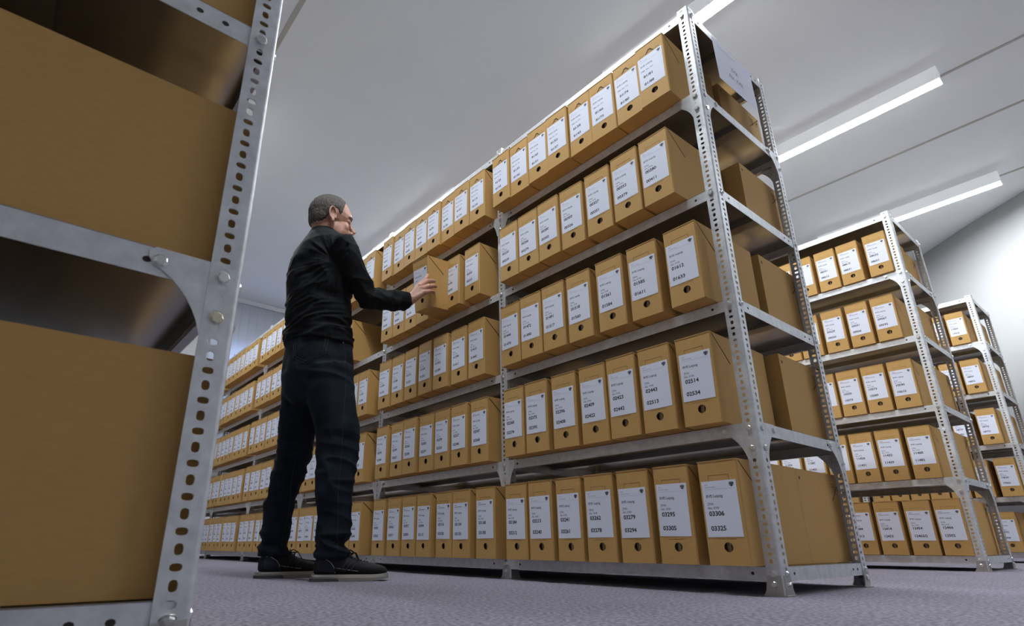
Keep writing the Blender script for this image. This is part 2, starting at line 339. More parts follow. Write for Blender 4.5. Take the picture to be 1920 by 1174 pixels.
# ---------------------------------------------------------------- archive box body (origin: middle of the bottom front edge)
BW, BD, BH = .1168, .345, .268
HR, HZ, HXO = .0125, .045, .002
def box_mesh(top, printed=False, slit=True):
    mb = MB(); w = BW / 2; c = .0030
    # front panel with a real round finger hole
    n = 24; circ = [(HXO + HR * math.cos(2 * math.pi * i / n), HZ + HR * math.sin(2 * math.pi * i / n)) for i in range(n)]
    def edge(a, b):
        dx, dz = a - HXO, b - HZ; ts = []
        if dx: ts.append(((w - c if dx > 0 else -(w - c)) - HXO) / dx)
        if dz: ts.append(((BH if dz > 0 else 0) - HZ) / dz)
        t = min(t for t in ts if t > 0); return (HXO + dx * t, HZ + dz * t)
    rect = [edge(*p) for p in circ]
    for i in range(n):
        j = (i + 1) % n
        p = [circ[i], rect[i]]; a, b_ = rect[i], rect[j]
        if abs(a[0] - b_[0]) > 1e-6 and abs(a[1] - b_[1]) > 1e-6:
            cx = w - c if max(a[0], b_[0]) > w - c - 1e-4 else -(w - c); cz = BH if max(a[1], b_[1]) > BH - 1e-4 else 0
            p.append((cx, cz))
        p += [b_, circ[j]]
        mb.face([(q[0], 0, q[1]) for q in p], 0)
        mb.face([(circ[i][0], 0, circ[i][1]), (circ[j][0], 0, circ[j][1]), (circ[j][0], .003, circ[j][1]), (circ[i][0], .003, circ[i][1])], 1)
    # chamfered upright edges, sides with the slit of the lid flap, back, top, bottom
    for s in (-1, 1):
        q = [(s * (w - c), 0, 0), (s * w, c, 0), (s * w, c, BH), (s * (w - c), 0, BH)]; mb.face(q if s > 0 else q[::-1], 0)
        slot = [(.006, BH - .004), (.0100, BH - .0018), (.1015, BH - .0795), (.0980, BH - .0835)]  # y,z
        out = [(c, BH - .0015), (c + .004, BH), (BD, BH), (BD, 0), (c, 0)]
        Y = lambda p: (s * w, p[0], p[1])
        fs = [[out[0], out[1], slot[1], slot[0]], [out[1], out[2], slot[2], slot[1]], [out[2], out[3], slot[3], slot[2]], [out[3], out[4], slot[3]], [out[4], out[0], slot[0], slot[3]]]
        if not slit:
            q = [Y(p) for p in ((c, 0), (BD, 0), (BD, BH), (c, BH))]; mb.face(q if s > 0 else q[::-1], 0); continue
        for f in fs: mb.face([Y(p) for p in (f[::-1] if s > 0 else f)], 0)
        mb.face([(s * w, c, BH - .0015), (s * w, c, BH), (s * w, c + .004, BH)], 0)
        for i in range(4):
            a, b_ = slot[i], slot[(i + 1) % 4]; mb.face([(s * w, *a), (s * w, *b_), (s * (w - .003), *b_), (s * (w - .003), *a)], 1)
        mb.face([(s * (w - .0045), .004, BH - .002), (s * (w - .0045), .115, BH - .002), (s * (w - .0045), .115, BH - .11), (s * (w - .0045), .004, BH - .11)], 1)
    mb.face([(w, BD, 0), (-w, BD, 0), (-w, BD, BH), (w, BD, BH)], 0)
    mb.face([(-w, c, BH), (w, c, BH), (w, BD, BH), (-w, BD, BH)], 0); mb.face([(-w + c, 0, BH), (w - c, 0, BH), (w, c, BH), (-w, c, BH)], 0)
    mb.face([(-w, c, 0), (-w, BD, 0), (w, BD, 0), (w, c, 0)], 0); mb.face([(-w + c, 0, 0), (-w, c, 0), (w, c, 0), (w - c, 0, 0)], 0)
    # lid flap on top, overlapping bottom flap
    mb.box((-w + .001, -.0012, BH - .0002), (w - .001, BD - .002, BH + .0022), 0)
    mb.box((-w + .002, .16, -.0012), (w - .002, BD - .003, 0), 0)
    # inside: liner and edges of the files seen through the hole
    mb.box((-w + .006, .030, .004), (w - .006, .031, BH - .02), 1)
    for x, t, y in ((-.009, .0016, .012), (-.004, .0022, .010), (.0015, .003, .0075), (.0075, .0016, .013), (.013, .002, .011)):
        mb.box((x - t / 2 + HXO, y, .006), (x + t / 2 + HXO, .03, .12), 2)
    # perforation lines of the label window
    e = -.00025; lw = .0007
    def line(x0, z0, x1, z1): mb.box((min(x0, x1), e, min(z0, z1)), (max(x0, x1), 0, max(z0, z1)), 3)
    if top:
        line(-.040, .226, .040, .226 + lw); line(-.040, .2, -.040 + lw, .226); line(.040 - lw, .2, .040, .226)
        # arched thumb slot: flat strip painted dark as the shade of the opening
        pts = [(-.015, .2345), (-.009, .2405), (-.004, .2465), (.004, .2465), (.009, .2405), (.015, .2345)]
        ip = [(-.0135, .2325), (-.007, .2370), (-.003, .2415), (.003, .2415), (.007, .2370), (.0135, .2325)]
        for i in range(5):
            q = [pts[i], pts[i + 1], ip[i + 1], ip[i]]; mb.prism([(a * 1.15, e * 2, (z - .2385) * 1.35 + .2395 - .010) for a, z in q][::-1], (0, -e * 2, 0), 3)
    else:
        line(-.030, .230, .030, .230 + lw); line(-.030, .216, -.030 + lw, .230); line(.030 - lw, .216, .030, .230)
        line(-.026, .0655, .026, .0655 + lw)
    if printed: printed_side(mb)
    return mb.mesh('archive_box_body', [M_card, M_card_in, M_file, M_cut_shade, M_print_hole])
def printed_side(mb):
    """print and a painted dark hole on the side of a box near its rear"""
    w = BW / 2; n0 = len(mb.f)
    for s in (-1, 1):
        for i in range(6):
            l = (.035, .028, .033, .022, .030, .018)[i]
            mb.box((s * (w + .0002) - .0002, .060, .238 - i * .006), (s * (w + .0002) + .0002, .060 + l, .2395 - i * .006))
        for (y, z, h) in ((.036, .222, .009),):
            for k in range(12):
                a0, a1 = k * math.pi / 6, (k + 1) * math.pi / 6
                mb.prism([(s * w, y + h * math.cos(a0), z + h * math.sin(a0)), (s * w, y + h * math.cos(a1), z + h * math.sin(a1)), (s * w, y + h * .8 * math.cos(a1), z + h * .8 * math.sin(a1)), (s * w, y + h * .8 * math.cos(a0), z + h * .8 * math.sin(a0))], (s * .0004, 0, 0))
        mb.prism([(s * w, .020, .232), (s * w, .030, .232), (s * w, .030, .242), (s * w, .020, .242)], (s * .0004, 0, 0))
        mb.prism([(s * w, .326 + .0055 * math.cos(k * math.pi / 5), .243 + .0055 * math.sin(k * math.pi / 5)) for k in range(10)], (s * .0004, 0, 0))  # flat disc painted dark for the shade in a round hole
    for i in range(n0, len(mb.f)): mb.m[i] = 4
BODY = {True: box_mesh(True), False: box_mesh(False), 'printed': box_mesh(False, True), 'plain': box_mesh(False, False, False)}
ROWH = {1: .271, 2: .270, 3: .264, 4: .262, 5: .262}
LV = {1: .0709, 2: .4492, 3: .8261, 4: 1.2188, 5: 1.6147, 6: 1.985}
BLANK = {}
def archive_box(x, y, z, row, nums, label, group, detail=2, rot=0.0, flip=False, lab_shift=0, printed=False, rx=0.0):
    o = link('archive_box', None, loc=(x, y, z + .0013), rot=(rx, 0, rot + (math.pi if flip else 0)), scale=(1, 1, ROWH[row] / BH))
    tag(o, label, 'archive box', group)
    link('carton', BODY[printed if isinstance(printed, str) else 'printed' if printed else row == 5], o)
    if nums is not None:
        if nums in BLANK: lm = BLANK[nums]
        else: lm = BLANK[nums] = label_mesh(nums[0], nums[1], row == 5, detail)
        lz = .1445
        link('paper_label', lm, o, loc=(-.0012 + lab_shift + rnd.uniform(-.0012, .0012), -.0004, lz + rnd.uniform(-.002, .002)), rot=(0, rnd.uniform(-.012, .012), 0))
    return o

# ---------------------------------------------------------------- racks
W, D, H = 1.0419, .592, 2.0
FL = .040; PT = .002; PITCH = .0185
def post_mesh():
    """L profile with alternating slots. Corner at origin, flanges towards -X (front) and +Y (side)"""
    mb = MB()
    def flange(tf, flip):
        # 2D coordinates: u across (0..FL), z up; tf maps (u, w, z)
        nz = int(H / PITCH); r = .0065
        def ring(uc, zc, vert, n=10):
            a_, b_ = (.0048, .0063) if vert else (.0067, .0043)
            return [(uc + a_ * math.copysign(abs(math.cos(t)) ** .75, math.cos(t)), zc + b_ * math.copysign(abs(math.sin(t)) ** .75, math.sin(t))) for t in [2 * math.pi * (k + .5) / n for k in range(n)]]
        u0, u1 = .012, .035; uc = .0235; n = 10
        for i in range(nz):
            z0, z1 = i * PITCH, (i + 1) * PITCH; zc = (z0 + z1) / 2
            rg = ring(uc, zc, i % 2 == 0)
            outr = []
            for (a, c) in rg:
                du, dz = a - uc, c - zc
                t = min(((u1 - uc) if du > 0 else (u0 - uc)) / du if du else 9e9, ((z1 - zc) if dz > 0 else (z0 - zc)) / dz if dz else 9e9)
                outr.append((uc + du * t, zc + dz * t))
            for s_, off in ((0, 0.0), (1, PT)):
                for k in range(n):
                    j = (k + 1) % n; p = [rg[k], outr[k]]
                    A, B = outr[k], outr[j]
                    if abs(A[0] - B[0]) > 1e-6 and abs(A[1] - B[1]) > 1e-6:
                        cu_ = u1 if max(A[0], B[0]) > u1 - 1e-5 else u0; cz_ = z1 if max(A[1], B[1]) > z1 - 1e-5 else z0
                        p.append((cu_, cz_))
                    p += [B, rg[j]]
                    mb.face([tf(q[0], off, q[1]) for q in p])
            for k in range(n):
                j = (k + 1) % n; mb.face([tf(rg[k][0], 0, rg[k][1]), tf(rg[j][0], 0, rg[j][1]), tf(rg[j][0], PT, rg[j][1]), tf(rg[k][0], PT, rg[k][1])])
        zt = nz * PITCH
        for off in (0.0, PT):
            mb.face([tf(u0, off, 0), tf(u0, off, zt), tf(.006, off, zt), tf(.006, off, 0)])
            mb.face([tf(u1, off, 0), tf(u1, off, zt), tf(FL, off, zt), tf(FL, off, 0)])
            mb.face([tf(.006, off, zt), tf(FL, off, zt), tf(FL, off, H), tf(.006, off, H)])
        mb.face([tf(FL, 0, 0), tf(FL, 0, H), tf(FL, PT, H), tf(FL, PT, 0)])
        mb.face([tf(.006, 0, H), tf(FL, 0, H), tf(FL, PT, H), tf(.006, PT, H)])
        mb.face([tf(FL, PT, 0), tf(FL, PT, H), tf(FL - .0015, .0045, H), tf(FL - .0015, .0045, 0)])
    flange(lambda u, w_, z: (-u, w_, z), False)
    flange(lambda u, w_, z: (-w_, u, z), True)
    # rounded corner
    for r, k in ((.006, 0), (.004, PT)):
        pts = []
        for i in range(6):
            a = math.pi / 2 * i / 5
            pts.append((-.006 + r * math.sin(a), .006 - r * math.cos(a)))
        for i in range(5):
            p, q = pts[i], pts[i + 1]; mb.face([(p[0], p[1], 0), (q[0], q[1], 0), (q[0], q[1], H), (p[0], p[1], H)])
    me = mb.mesh('slotted_post', M_galv); fixn(me); return me
POST = post_mesh()
def shelf_mesh(top=False):
    """tray: x -W..0, y 0..D, top surface at z=0, lips .036 deep"""
    mb = MB(); g = .0025; x0, x1, y0, y1, h = -W + g, -g, .0022, D - .0022, .036; t = .0012
    mb.box((x0, y0, -t), (x1, y1, 0))
    # lips with rounded upper edge and inward return
    mb.box((x0, y0, -h), (x1, y0 + t, -t), 2); mb.box((x0, y1 - t, -h), (x1, y1, -t), 2); mb.box((x0, y0 + t, -h), (x0 + t, y1 - t, -t), 2); mb.box((x1 - t, y0 + t, -h), (x1, y1 - t, -t), 2)
    mb.box((x0 + .03, y0 + t, -h), (x1 - .03, y0 + .014, -h + t)); mb.box((x0 + .03, y1 - .014, -h), (x1 - .03, y1 - t, -h + t))
    # stiffening channel underneath
    yc = D / 2
    for yy in (yc,):
        mb.box((x0 + .01, yy - .022, -.0172), (x1 - .01, yy + .022, -.016)); mb.box((x0 + .01, yy - .0232, -.0172), (x1 - .01, yy - .022, -t)); mb.box((x0 + .01, yy + .022, -.0172), (x1 - .01, yy + .0232, -t))
    # spare holes near the lip ends: flat discs painted with the dark inside
    for x in (x0 + .07, x1 - .075):
        mb.prism([(x + .0045 * math.cos(a), y0 - .0003, -.018 + .0045 * math.sin(a)) for a in [k * math.pi / 4 for k in range(8)]], (0, .0003, 0), 1)
    for y in (.075, D - .075, D - .11):
        mb.prism([(x1 + .0003, y + .005 * math.cos(a), -.018 + .004 * math.sin(a)) for a in [k * math.pi / 4 for k in range(8)]], (-.0003, 0, 0), 1)
    return mb.mesh('shelf_tray', [M_galv_shade, M_lash_hole, M_galv])
SHELF = shelf_mesh()
def bolt_mesh(mat):
    mb = MB(); pts = lambda r, y, n=6: [(r * math.cos(2 * math.pi * k / n), y, r * math.sin(2 * math.pi * k / n)) for k in range(n)]
    mb.rings([pts(.0092, 0, 12), pts(.0092, -.0010, 12)]); mb.rings([pts(.0078, -.0008, 8), pts(.0078, -.0042, 8), pts(.0060, -.0056, 8)])
    me = mb.mesh('hex_bolt', mat); fixn(me); return me
BOLT = bolt_mesh(M_bolt); BOLTY = bolt_mesh(M_bolty)
def gusset_mesh():
    """concave corner plate; corner at origin top, going -X and down, thickness in +Y"""
    mb = MB(); a = []
    n = 9
    p = [(0, 0), (-.098, 0), (-.105, -.006), (-.105, -.014), (-.0985, -.0225)]
    p += [(-.087, -.0285), (-.076, -.036), (-.066, -.0455), (-.057, -.056), (-.049, -.068), (-.042, -.082), (-.037, -.098), (0, -.098)]
    mb.prism([(x, 0, z) for x, z in p], (0, .0016, 0)); return mb.mesh('gusset_plate', M_galv)
GUS = gusset_mesh(); fixn(GUS)
def foot_mesh():
    mb = MB()
    def plate(tf):
        q = [(.004, 0), (.052, 0), (.052, .004), (.046, .014), (.040, .048), (.004, .050)]
        mb.prism([tf(u, -.0012, z) for u, z in q], Vector(tf(0, 0, 0)) - Vector(tf(0, -.0012, 0)))
    plate(lambda u, w_, z: (-u, w_, z)); plate(lambda u, w_, z: (-w_, u, z))
    mb.box((-.054, -.004, 0), (.006, .054, .003))
    me = mb.mesh('foot_plate', M_foot); fixn(me); return me
FOOT = foot_mesh()
def rack(name, x_end, y0, bays, label, levels, lean=0.0, gl=(2, 5), yellow=False):
    r = link(name, None, loc=(x_end, y0, 0)); tag(r, label, 'shelving rack', 'galvanised shelving racks')
    def bolt(p, x, z, y=0.0, m=None): link('bolt', m or BOLT, p, loc=(x, y, z), rot=(0, rnd.uniform(0, 1), 0))
    def sbolt(p, y, z, m=None): link('bolt', m or BOLT, p, loc=(0, y, z), rot=(rnd.uniform(0, 1), 0, R(90)))
    for b_ in range(bays + 1):
        xe = -b_ * W
        endp = b_ in (0, bays)
        # front post, corner facing the aisle; intermediate posts are shared by both bays
        p = link('post', POST, r, loc=(xe if b_ == 0 else xe + .02 if b_ < bays else xe, 0, 0))
        if b_ == bays: p.scale = (-1, 1, 1)
        link('foot_plate', FOOT, p)
        for lv in range(1, 7):
            z = levels[lv] - .018
            bolt(p, -.0235, z, 0, BOLTY if yellow and lv == 2 else None)
            if lv in gl: bolt(p, -.0235, z - .055)
        bolt(p, -.0235, .028)
        if endp:
            for lv in range(1, 7):
                z = levels[lv] - .018; sbolt(p, .0235, z)
                if lv in gl: sbolt(p, .0235, z - .055, BOLTY if yellow else None)
            sbolt(p, .0235, .028)
        # rear post
        q = link('post', POST, r, loc=(xe if b_ == 0 else xe + .02 if b_ < bays else xe, D, 0))
        q.scale = (1, -1, 1) if b_ < bays else (-1, -1, 1)
        link('foot_plate', FOOT, q)
        if b_ == 0:
            for lv in range(1, 7):
                z = levels[lv] - .018; sbolt(q, .0235, z); bolt(q, -.0235, z)
                if lv in gl: sbolt(q, .0235, z - .055, BOLTY if yellow else None); bolt(q, -.0235, z - .055)
            sbolt(q, .0235, .028); bolt(q, -.0235, .028)
    for b_ in range(bays):
        for lv in range(1, 7):
            link('shelf', SHELF, r, loc=(-b_ * W, 0, levels[lv]))
            if lv in gl:
                for s_, xx in ((1, -b_ * W - .004), (-1, -(b_ + 1) * W + .004)):
                    g = link('gusset_plate', GUS, r, loc=(xx, .0005, levels[lv]), scale=(s_ * (1 if (b_ == 0 and s_ == 1) else .62), 1, 1)); bolt(g, -.092, -.017)
                    g = link('gusset_plate', GUS, r, loc=(xx, D - .0005, levels[lv]), scale=(s_, -1, 1))
                    if b_ == 0: bolt(g, -.092, -.017)
                if b_ == 0:
                    for yy, sy in ((.004, 1), (D - .004, -1)):
                        g = link('gusset_plate', GUS, r, loc=(-.0005, yy, levels[lv]), rot=(0, 0, R(90)), scale=(-sy, 1, 1)); bolt(g, -.092, -.017)
    return r
rack('shelving_rack', 0, 0, 6, 'long galvanised steel shelving rack filling the middle, with the person standing at it', LV)
rack('shelving_rack', 0, 2.160, 4, 'second galvanised shelving rack, right of and behind the big central one', LV)
rack('shelving_rack', 0, 4.075, 4, 'third and farthest galvanised shelving rack, at the right frame edge', LV)
LVL = {1: .0690, 2: .4650, 3: .8630, 4: 1.26, 5: 1.64, 6: 1.985}
rack('shelving_rack', 0, -1.40 - D, 3, 'nearest shelving rack, cropped at the left edge, its slotted post out of focus', LVL, gl=(2, 5), yellow=True) 

# sign on the end of the big rack
mb = MB(); mb.box((-.0002, -.151, -.2), (.0003, .151, 0), 0)
sv = MB()
for t_, y_, z_, c_ in (('ZMA', -.035, -.105, .021), ('Abt. XVIII', -.062, -.145, .021)):
    v, f = text_poly(t_, c_ / .73, 0, 3, .95); mb.grid([(.0006, y_ + a, z_ + b_) for a, b_ in v], f, 1)
mb.box((.0002, -.12, -.030), (.0005, .02, -.0285), 2)
s_ = link('paper_sign', mb.mesh('paper_sign', [M_paper, M_inkgrey, M_inkgrey]), loc=(.0018, .310, 1.9700), rot=(R(2.5), 0, 0))
tag(s_, 'white paper sign reading ZMA Abt. XVIII hung on the rack end at the top', 'sign')

# ---------------------------------------------------------------- boxes of the big rack
T = lambda s: [tuple(a.split('-')) for a in s.split()]
B1 = {5: ([(-1.009, -.904), (-.896, -.782), (-.770, -.659), (-.657, -.539), (-.532, -.423), (-.419, -.305), (-.296, -.187), (-.181, -.079)],
          T('81/25-81/32 81/33-81/42 81/43-81/51 81/52-81/57 81/58-81/65 81/66-81/73 81/74-81/80 81/81-81/88')),
      4: ([(-.983, -.863), (-.858, -.741), (-.735, -.62), (-.615, -.492), (-.483, -.36), (-.352, -.231), (-.225, -.107)],
          T('00233-00259 00266-00279 00280-00302 00303-00326 00327-00351 00352-00379 00380-00411')),
      3: ([(-.984, -.865), (-.857, -.737), (-.733, -.61), (-.604, -.483), (-.459, -.338), (-.321, -.204), (-.175, -.058)],
          T('01444-01470 01472-01490 01491-01517 01518-01560 01561-01584 01585-01611 01612-01633')),
      2: ([(-.977, -.855), (-.848, -.725), (-.711, -.59), (-.578, -.457), (-.448, -.328), (-.321, -.2), (-.184, -.067)],
          T('02368-02374 02375-02395 02396-02408 02409-02422 02423-02442 02443-02513 02514-02534')),
      1: ([(-.98, -.86), (-.847, -.727), (-.716, -.592), (-.58, -.459), (-.448, -.322), (-.312, -.188), (-.159, -.040)],
          T('03184-03212 03213-03240 03241-03261 03262-03278 03279-03294 03295-03305 03306-03325'))}
B2 = {5: ([(-2.044, -1.926), (-1.923, -1.805), (-1.802, -1.686), (-1.684, -1.567), (-1.565, -1.448), (-1.444, -1.325), (-1.322, -1.204), (-1.2, -1.083)],
          T('80/51-80/60 80/61-80/71 80/72-80/80 80/81-80/89 80/90-80/97 80/98-81/06 81/07-81/14 81/15-81/24')),
      4: ([(-2.018, -1.895), (-1.895, -1.775), (-1.772, -1.655), (-1.650, -1.532), (-1.391, -1.272), (-1.241, -1.121)],
          T('00001-00028 00029-00068 00070-00120 00121-00160 00186-00204 00205-00232')),
      3: ([(-2.02, -1.895), (-1.887, -1.76), (-1.749, -1.628), (-1.615, -1.492), (-1.484, -1.36), (-1.348, -1.225), (-1.212, -1.093)],
          T('01249-01275 01280-01309 01310-01333 01334-01352 01353-01389 01390-01411 01412-01443')),
      2: ([(-2.010, -1.885), (-1.858, -1.736), (-1.735, -1.61), (-1.599, -1.48), (-1.474, -1.345), (-1.337, -1.211), (-1.199, -1.08)],
          T('02234-02248 02249-02265 02266-02284 02283-02297 02298-02326 02327-02346 02347-02368')),
      1: ([(-2.005, -1.881), (-1.859, -1.718), (-1.712, -1.588), (-1.585, -1.464), (-1.444, -1.318), (-1.312, -1.188), (-1.158, -1.037)],
          T('03041-03062 03063-03071 03072-03093 03094-03115 03116-03133 03134-03150 03168-03183'))}
PY = {5: -.068, 4: -.065, 3: -.065, 2: -.062, 1: -.065}
SH = {1: 'bottom', 2: 'second lowest', 3: 'middle', 4: 'second highest', 5: 'top loaded'}
BAYN = {1: 'first', 2: 'second', 3: 'third', 4: 'fourth', 5: 'fifth', 6: 'sixth'}
ORD = ['first', 'second', 'third', 'fourth', 'fifth', 'sixth', 'seventh', 'eighth', 'ninth']
for bay, B in ((1, B1), (2, B2)):
    for row, (xs, nums) in B.items():
        for (a, c), nn in zip(xs, nums):
            archive_box((a + c) / 2, PY[row] + rnd.uniform(-.005, .005), LV[row], row, nn,
                        'brown archive box with white label %s to %s on the big rack' % (nn[0], nn[1]),
                        'archive boxes on the big rack', 2 if bay == 1 else 1, rot=R(rnd.uniform(-1.3, 1.3)))
# far bays, illegible labels
rng = {5: (79, 10), 4: (100, 0), 3: (900, 0), 2: (1800, 0), 1: (2700, 0)}
cnt = {5: 50, 4: 0, 3: 1249, 2: 2234, 1: 3041}
for bay in (3, 4, 5, 6):
    for row in (5, 4, 3, 2, 1):
        xr = -(bay - 1) * W - .055
        nb = 8 if bay < 6 else 3
        if row == 1: xr += .015
        if row == 4 and bay == 3: xr -= .255; nb = 6
        x = xr - BW / 2; full = nb
        for k in range(nb):
            if row == 5:
                hi = cnt[5]; lo = hi - 7; cnt[5] = lo - 1; y_ = 80 - (0 if lo > 0 else 1)
                if lo <= 0: cnt[5] = 98; lo, hi = 91, 98
                nn = ('80/%02d' % lo if bay < 4 else '%d/%02d' % (83 - bay, lo), '80/%02d' % hi if bay < 4 else '%d/%02d' % (83 - bay, hi))
            else:
                stp = rnd.randint(11, 24); hi = cnt[row] - 1; lo = hi - stp; cnt[row] = lo
                if row == 4: lo += 9000; hi += 9000
                nn = ('%05d' % lo, '%05d' % hi)
            archive_box(x, PY[row] + rnd.uniform(-.004, .004), LV[row], row, nn,
                        'archive box, %s shelf of big rack, %s bay from right, %s from bay\'s right' % (SH[row], BAYN[bay], ORD[k]),
                        'archive boxes on the big rack', 0, rot=R(rnd.uniform(-1.3, 1.3)))
            x -= BW + (rnd.choice([.001, .002, .004, .008]) if (full == 8) else .003)
# the box being pulled out
hb = archive_box(-1.409, -.187, 1.1985, 4, ('00162', '00185'), 'archive box half pulled out of the big rack under the person\'s hand', 'archive boxes on the big rack', 2, rot=R(6), rx=R(6.0))
# boxes in the rear rows, backs towards the camera side
for row, xr, yf, dx in ((5, -.070, .655, .13), (4, -.045, .655, .14), (3, -.040, .66, .15), (2, -.036, .66, .15), (1, -.0385, .632, .14)):
    archive_box(xr - BW / 2, yf, LV[row], row, None, 'rear-row archive box seen side-on, end of the big rack, %s shelf' % SH[row], 'rear boxes of the big rack', flip=True, printed=True)
    archive_box(xr - BW / 2 - dx, yf, LV[row], row, None, 'rear-row archive box, second from big rack end, %s shelf' % SH[row], 'rear boxes of the big rack', flip=True, printed=False)

# everything stacked behind the front rows, too hidden to count: one object
mbs = MB()
def hidden_box(x, yc, z, h=.262): mbs.box((x - BW / 2, yc - BD / 2, z + .0013), (x + BW / 2, yc + BD / 2, z + h))
for bay in range(1, 7):
    for row in (5, 4, 3, 2, 1):
        for k in range(7 if bay < 6 else 7):
            if bay == 1 and k < 2: continue
            if bay == 3 and row == 4 and k < 0: continue
            hidden_box(-(bay - 1) * W - .11 - k * .1325, D + .045 - BD / 2, LV[row])
for Y0 in (2.150, 4.062):
    for row in (5, 4, 3, 2, 1):
        for k in range(1, 7): hidden_box(-.11 - k * .1325, Y0 + D + .03 - BD / 2, LV[row])
for row in (1, 2, 3):
    for k in range(1, 6):
        for y in (-1.405 - BD / 2, -1.405 - BD * 1.52): hidden_box(-.0815 - k * .135, y, LVL[row], .25)
o = link('archive_boxes', mbs.mesh('archive_boxes', M_card)); o['kind'] = 'stuff'; tag(o, 'brown archive boxes packed behind the front rows of the racks', 'archive boxes')

# ---------------------------------------------------------------- boxes of racks two and three
R2 = {5: ([-.037 - .066, -.25, -.378, -.5145, -.64, -.77, -.90], T('08632-08651 08613-08631 08591-08612 08571-08590 08550-08570 08531-08549 08510-08530')),
      4: ([-.1435, -.277, -.412, -.552, -.68, -.81, -.94], T('09567-09592 09551-09566 09529-09550 09510-09528 09490-09509 09471-09489 09450-09470')),
      3: ([-.140, -.2715, -.4005, -.53, -.66, -.79, -.92], T('10590-10616 10573-10589 10550-10572 10530-10549 10511-10529 10490-10510 10470-10489')),
      2: ([-.1375, -.2755, -.406, -.537, -.668, -.80, -.93], T('11460-11482 11432-11459 11426-11431 11403-11425 11381-11402 11356-11380 11330-11355')),
      1: ([-.095, -.224, -.360, -.4945, -.63, -.76, -.90], T('12466-12502 12454-12465/2 12414-12453 12384-12413 12360-12383 12340-12359 12320-12339'))}
R3 = {5: ([-.139, -.275, -.40, -.53], T('17405-17410 17380-17404 17361-17379 17340-17360')),
      4: ([-.131, -.265, -.40, -.53], T('18843-18852 18820-18842 18801-18819 18780-18800')),
      3: ([-.130, -.285, -.42, -.55], T('18752-18773 18737-18751 18715-18736 18700-18714')),
      2: ([-.108, -.262, -.40, -.53, -.66, -.79, -.92, -1.15, -1.28], T('19541-19562 19517-19540 19500-19516 19480-19499 19460-19479 19440-19459 19420-19439 19400-19419 19380-19399')),
      1: ([-.197, -.33, -.46, -.59], T('20932-20950 20910-20931 20890-20909 20870-20889'))}
for nm, Y0, RR, leg in (('second rack', 2.150, R2, {'08632', '08613', '08591', '09567', '09551', '09529', '10590', '10573', '10550', '11460', '11432', '11426', '11381', '12466', '12454', '12414'}),
                        ('farthest rack', 4.062, R3, {'17405', '18843', '18752', '18737', '19541'})):
    for row, (xs, nums) in RR.items():
        for k, (x, nn) in enumerate(zip(xs, nums)):
            lb = 'brown archive box with white label %s to %s on the %s' % (nn[0], nn[1], nm) if nn[0] in leg else 'archive box, %s shelf of the %s, %s from its right end' % (SH[row], nm, ORD[k])
            archive_box(x, Y0 + rnd.uniform(-.003, .003), LV[row], row if row < 5 else 4, nn, lb, 'archive boxes on the %s' % nm, 1 if k < 4 else 0, rot=R(rnd.uniform(-1.3, 1.3)))
        archive_box(-.05 - BW / 2, Y0 + D + .03, LV[row], row if row < 5 else 4, None, 'rear-row archive box side-on, end of the %s, %s shelf' % (nm, SH[row]), 'rear boxes of the %s' % nm, flip=True, printed=True)

# ---------------------------------------------------------------- boxes of the nearest rack (their sides face the camera)
for row in (1, 2, 3):
    hs = {1: .273, 2: .252, 3: .26}[row]
    for k, x in enumerate([-.022 - BW / 2]):
        nn = ('%05d' % (4000 + row * 900 + k * 20), '%05d' % (4018 + row * 900 + k * 20))
        o = archive_box(x, -1.405, LVL[row], row, nn, 'plain cardboard box side on the nearest rack at the left, %s shelf' % SH[row], 'boxes on the nearest rack', 0, flip=True, printed='plain')
        o.scale[2] = hs / BH
        if k < 1:
            o = archive_box(x, -1.405 - .693, LVL[row], row, nn, 'rear archive box on the nearest rack at the left, %s shelf' % SH[row], 'rear boxes on the nearest rack', 0, printed='plain')
            o.scale[2] = hs / BH

#PERSON
# ---------------------------------------------------------------- person (body frame: s to the picture's right, t away, z up)
from mathutils.bvhtree import BVHTree
PA = Vector((-1.47, -.64, 0)); SR = Vector((.6282, .7780, 0)); TV = Vector((-.7780, .6282, 0))
W3 = lambda s, t, z: PA + SR * s + TV * t + Vector((0, 0, z))
RD = SR * .643 - TV * .766; GD = SR * .766 + TV * .643   # the body's right and forward
def ering(c, a, b, n=32, ax=None, bx=None, e=1.0):
    ax = ax or RD; bx = bx or GD
    return [c + ax * (a * math.copysign(abs(math.cos(u)) ** e, math.cos(u))) + bx * (b * math.copysign(abs(math.sin(u)) ** e, math.sin(u))) for u in [2 * math.pi * k / n for k in range(n)]]
def fuse(mb, name, mat, voxel, smooth=6, disp=None):
    """union of overlapping closed shapes as one continuous skin"""
    me = mb.mesh(name, mat); o = bpy.data.objects.new(name, me); COL.objects.link(o)
    r = o.modifiers.new('r', 'REMESH'); r.mode = 'VOXEL'; r.voxel_size = voxel; r.use_smooth_shade = True
    s = o.modifiers.new('s', 'SMOOTH'); s.factor = .5; s.iterations = smooth
    dg = bpy.context.evaluated_depsgraph_get(); m2 = bpy.data.meshes.new_from_object(o.evaluated_get(dg))
    bpy.data.objects.remove(o)
    m2.name = name; m2.materials.clear(); m2.materials.append(mat)
    if disp:
        n = len(m2.vertices); co = np.empty(3 * n, np.float32); m2.vertices.foreach_get('co', co); co = co.reshape(-1, 3)
        no = np.empty(3 * n, np.float32); m2.vertices.foreach_get('normal', no); no = no.reshape(-1, 3)
        d = disp(co)
        co += no * d[:, None] if d.ndim == 1 else d
        m2.vertices.foreach_set('co', co.ravel())
    m2.polygons.foreach_set('use_smooth', [True] * len(m2.polygons)); m2.update()
    return m2
def nz(co, sc, seed=0.0):
    return np.array([noise.noise((x * sc[0] + seed, y * sc[1], z * sc[2])) for x, y, z in co])
